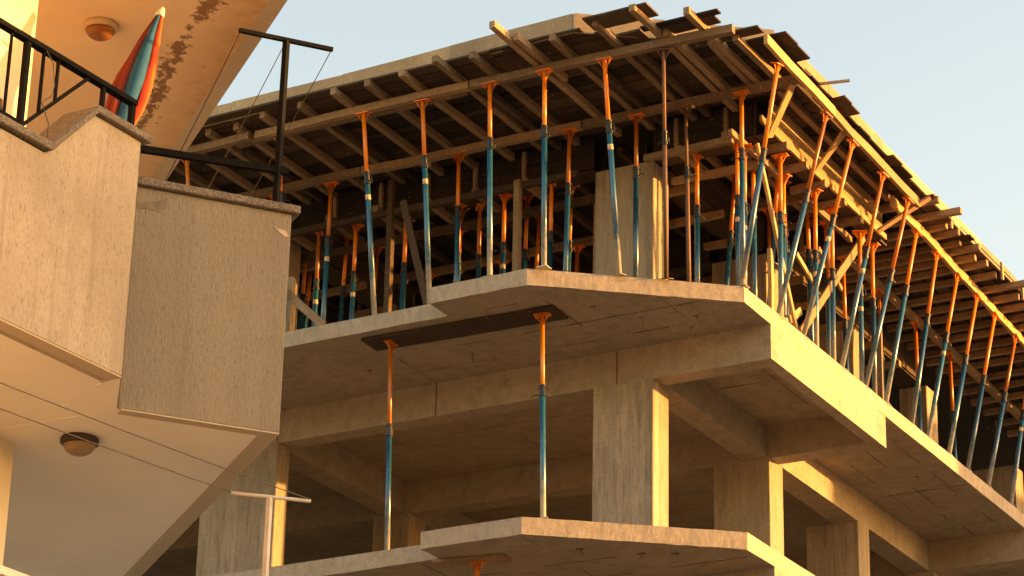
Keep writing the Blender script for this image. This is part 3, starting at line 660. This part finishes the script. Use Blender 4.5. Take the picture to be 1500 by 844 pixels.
# lamps
def ceiling_lamp(lb, x, y, z, glass, ring, r):
    o = empty('ceiling_lamp', (x, y, z)); tag(o, lb, 'lamp', 'ceiling lamps of the house')
    lathe('mounting_ring', [(r * .96, -.001), (r, -.012), (r, -.035), (r * .86, -.045)], ring, o, 28)
    lathe('glass_bowl', [(r * .84, -.046), (r * .81, -.058), (r * .68, -.082), (r * .45, -.099), (r * .12, -.106)], glass, o, 28)
ceiling_lamp('round amber ceiling lamp beside the folded parasol', 3.95, -12.76, ZU, 'lamp_glass', 'lamp_ring', .115)
ceiling_lamp('round ceiling lamp with dark ring under the lower balcony ceiling', 4.42, -13.18, ZB, 'lamp_glass_dim', 'lamp_ring_dark', .115)

# folded parasol leaning behind the railing
um = empty('folded_parasol', (4.7, -13.62, -5.45)); tag(um, 'folded red, orange and teal parasol with white tip leaning behind the railing', 'parasol')
p0 = Vector((4.70, -13.57, -5.42)); p1 = Vector((4.70, -13.08, -4.04)); M, L = basis(p0, p1, (1, 0, 0))
um.location = p0; um.rotation_euler = M.to_euler()
lathe('pole', [(.014, -.25), (.014, L)], 'umb_tip', um)
prof = [(.035, .02), (.085, .06), (.092, .2), (.07, .36), (.085, .42), (.115, .52), (.125, .64), (.118, .80), (.10, .98), (.072, 1.16), (.045, 1.30), (.024, 1.40)]
panels = ['umb_orange', 'umb_blue', 'umb_red', 'umb_orange', 'umb_dark', 'umb_dark', 'umb_blue', 'umb_red']
for k in range(8):
    cuts = [.35, 1.05, 1.9, 2.7, 3.5, 4.25, 4.85, 6.05, 6.633]; a0 = cuts[k]; a1 = cuts[k + 1]; v = []; f = []; NS = 6
    for i, (r, z) in enumerate(prof):
        for q in range(NS + 1):
            u = q / NS; a = a0 + (a1 - a0) * u + .25 * math.sin(z * 3); rr = r * .86 * (.80 + .32 * math.sin(math.pi * u) + .05 * math.sin(9 * z + 2.1 * k) + .03 * math.sin(17 * z + k * 1.3 + 4 * u)); v.append((rr * math.cos(a), rr * math.sin(a), z))
    for i in range(len(prof) - 1):
        for q in range(NS): b = i * (NS + 1) + q; f.append((b, b + 1, b + NS + 2, b + NS + 1))
    link('canopy_panel', v, f, panels[k], um, True)
lathe('tie_strap', [(.078, .345), (.084, .35), (.084, .375), (.078, .38)], 'umb_orange', um, 20)
lathe('tip', [(.030, 1.385), (.030, 1.41), (.020, 1.46), (.008, 1.475)], 'umb_tip', um)

# black clothes post at the corner, with its rail and lines
cp_ = empty('clothes_post', (5.46, -12.83, -5.43)); tag(cp_, 'black iron clothes post with crossbar standing on the parapet corner', 'clothes post')
CPV = Vector((5.46, -12.83, -5.43))
def CPp(o): o.parent = cp_; o.matrix_parent_inverse = Matrix.Translation(-CPV); return o
ctr = K1 + D2 * .885 - n2 * .03
def onl(s, z): p = ctr + D2 * s; return (p.x, p.y, z)
CPp(timber('post', onl(-.005, -5.50), onl(0, -4.31), .034, .034, 'iron', jit=0, segs=1, up=(1, 0, 0)))
CPp(timber('crossbar', onl(-.31, -4.305), onl(.305, -4.305), .026, .026, 'iron', jit=0, segs=1))
CPp(timber('side_rail', onl(-.95, -5.235), onl(.06, -5.20), .035, .04, 'iron', jit=0, segs=1))
for s, dz in ((-.30, 0), (.295, 0), (-.01, -.02)):
    a = Vector(onl(s, -4.315 + dz)); b = a + Vector((D3.x, D3.y, 0)) * 4.2 + Vector((0, 0, -.55))
    CPp(tube('line', sag(a, b, .06), .0045 if s == -.30 else .003, 'wire', seg=5))
# white post with crossbar on the balcony below
wp = empty('white_clothes_post', (5.52, -12.76, -8.4)); tag(wp, 'white clothes post with crossbar in front of the lit lower column', 'clothes post')
WPV = Vector((5.52, -12.76, -8.4))
def WP(o): o.parent = wp; o.matrix_parent_inverse = Matrix.Translation(-WPV); return o
c2 = K1 + D2 * .94
def onw(s, z): p = c2 + D2 * s; return (p.x, p.y, z)
WP(timber('post', onw(0, -8.55), onw(0, -7.30), .028, .028, 'white_pipe', jit=0, segs=1, up=(1, 0, 0)))
o = WP(tube('crossbar', [onw(-.235, -7.305), onw(.25, -7.285)], .0115, 'white_pipe', seg=10))
for s, z in ((-.235, -7.300), (.25, -7.275)):
    a = Vector(onw(s, z)); b = a + Vector((-.135, -.99, 0)) * 4.5
    WP(tube('line', sag(a, b, .03), .0035, 'wire', seg=5))
# lower balcony railing corner in the bottom left
lr = empty('lower_railing', (5.2, -14.6, -8.8)); tag(lr, 'white railing corner at the bottom left below the lower lamp', 'railing')
LRV = Vector((5.2, -14.6, -8.8))
def LR(o): o.parent = lr; o.matrix_parent_inverse = Matrix.Translation(-LRV); return o

LR(timber('top_rail', onr(-.05, -8.225), onr(-6.5, -8.225), .06, .045, 'white_pipe', jit=0, segs=1))
for k in range(14): LR(timber('baluster', onr(-.1 - k * .13, -8.82 if k > 5 else -8.45), onr(-.1 - k * .13, -8.24), .02, .02, 'white_pipe', jit=0, segs=1, up=(1, 0, 0)))
# things behind the lit wall
bg_ = lathe('rolled_bundle', [(.05, 0), (.13, .05), (.16, .16), (.12, .30), (.03, .38)], 'bag', None, 14, wob=lambda a, z: 1 + .12 * math.sin(3 * a + 20 * z))
bg_.location = (4.75, -14.72, -5.72); tag(bg_, 'dark brown bundle behind the railing against the sunlit wall', 'bundle')

# ------------------------------------------------------------------ houses across the street (out of the picture, two shade the lower storeys, the last is added to bounce sun)
def street_house(lb, x0, x1, y0, y1, ztop):
    o = empty('street_house', ((x0 + x1) / 2, (y0 + y1) / 2, GROUND)); tag(o, lb, 'house', 'houses across the street'); base = o.location.copy()
    def Q(c, par=o):
        c.parent = par; c.matrix_parent_inverse = Matrix.Translation(-base); return c
    Q(box('wall', x0, x1, y0, y1, GROUND, ztop - .3, 'far_wall')); Q(box('roof', x0 - .1, x1 + .1, y0 - .1, y1 + .1, ztop - .3, ztop, 'concrete'))
    z = GROUND + 1.2
    while z < ztop - 2:
        y = y0 + 1.2
        while y < y1 - 2:
            Q(box('window', x0 - .03, x0 + .02, y, y + 1.3, z, z + 1.3, 'glass')); y += 2.8
        z += 3.0
street_house('ochre rendered house across the street opposite the neighbouring house', 16, 20, -7.05, 5, -4.02)
street_house('ochre rendered house across the street beyond the side gap', 18, 24, 21.0, 40, 3.3)
street_house('pale rendered house added behind the viewer to bounce sun onto the balcony ceilings', -8, 11, -37, -27, -1.0)  # unseen house, added so its sunlit front brightens the balcony ceilings
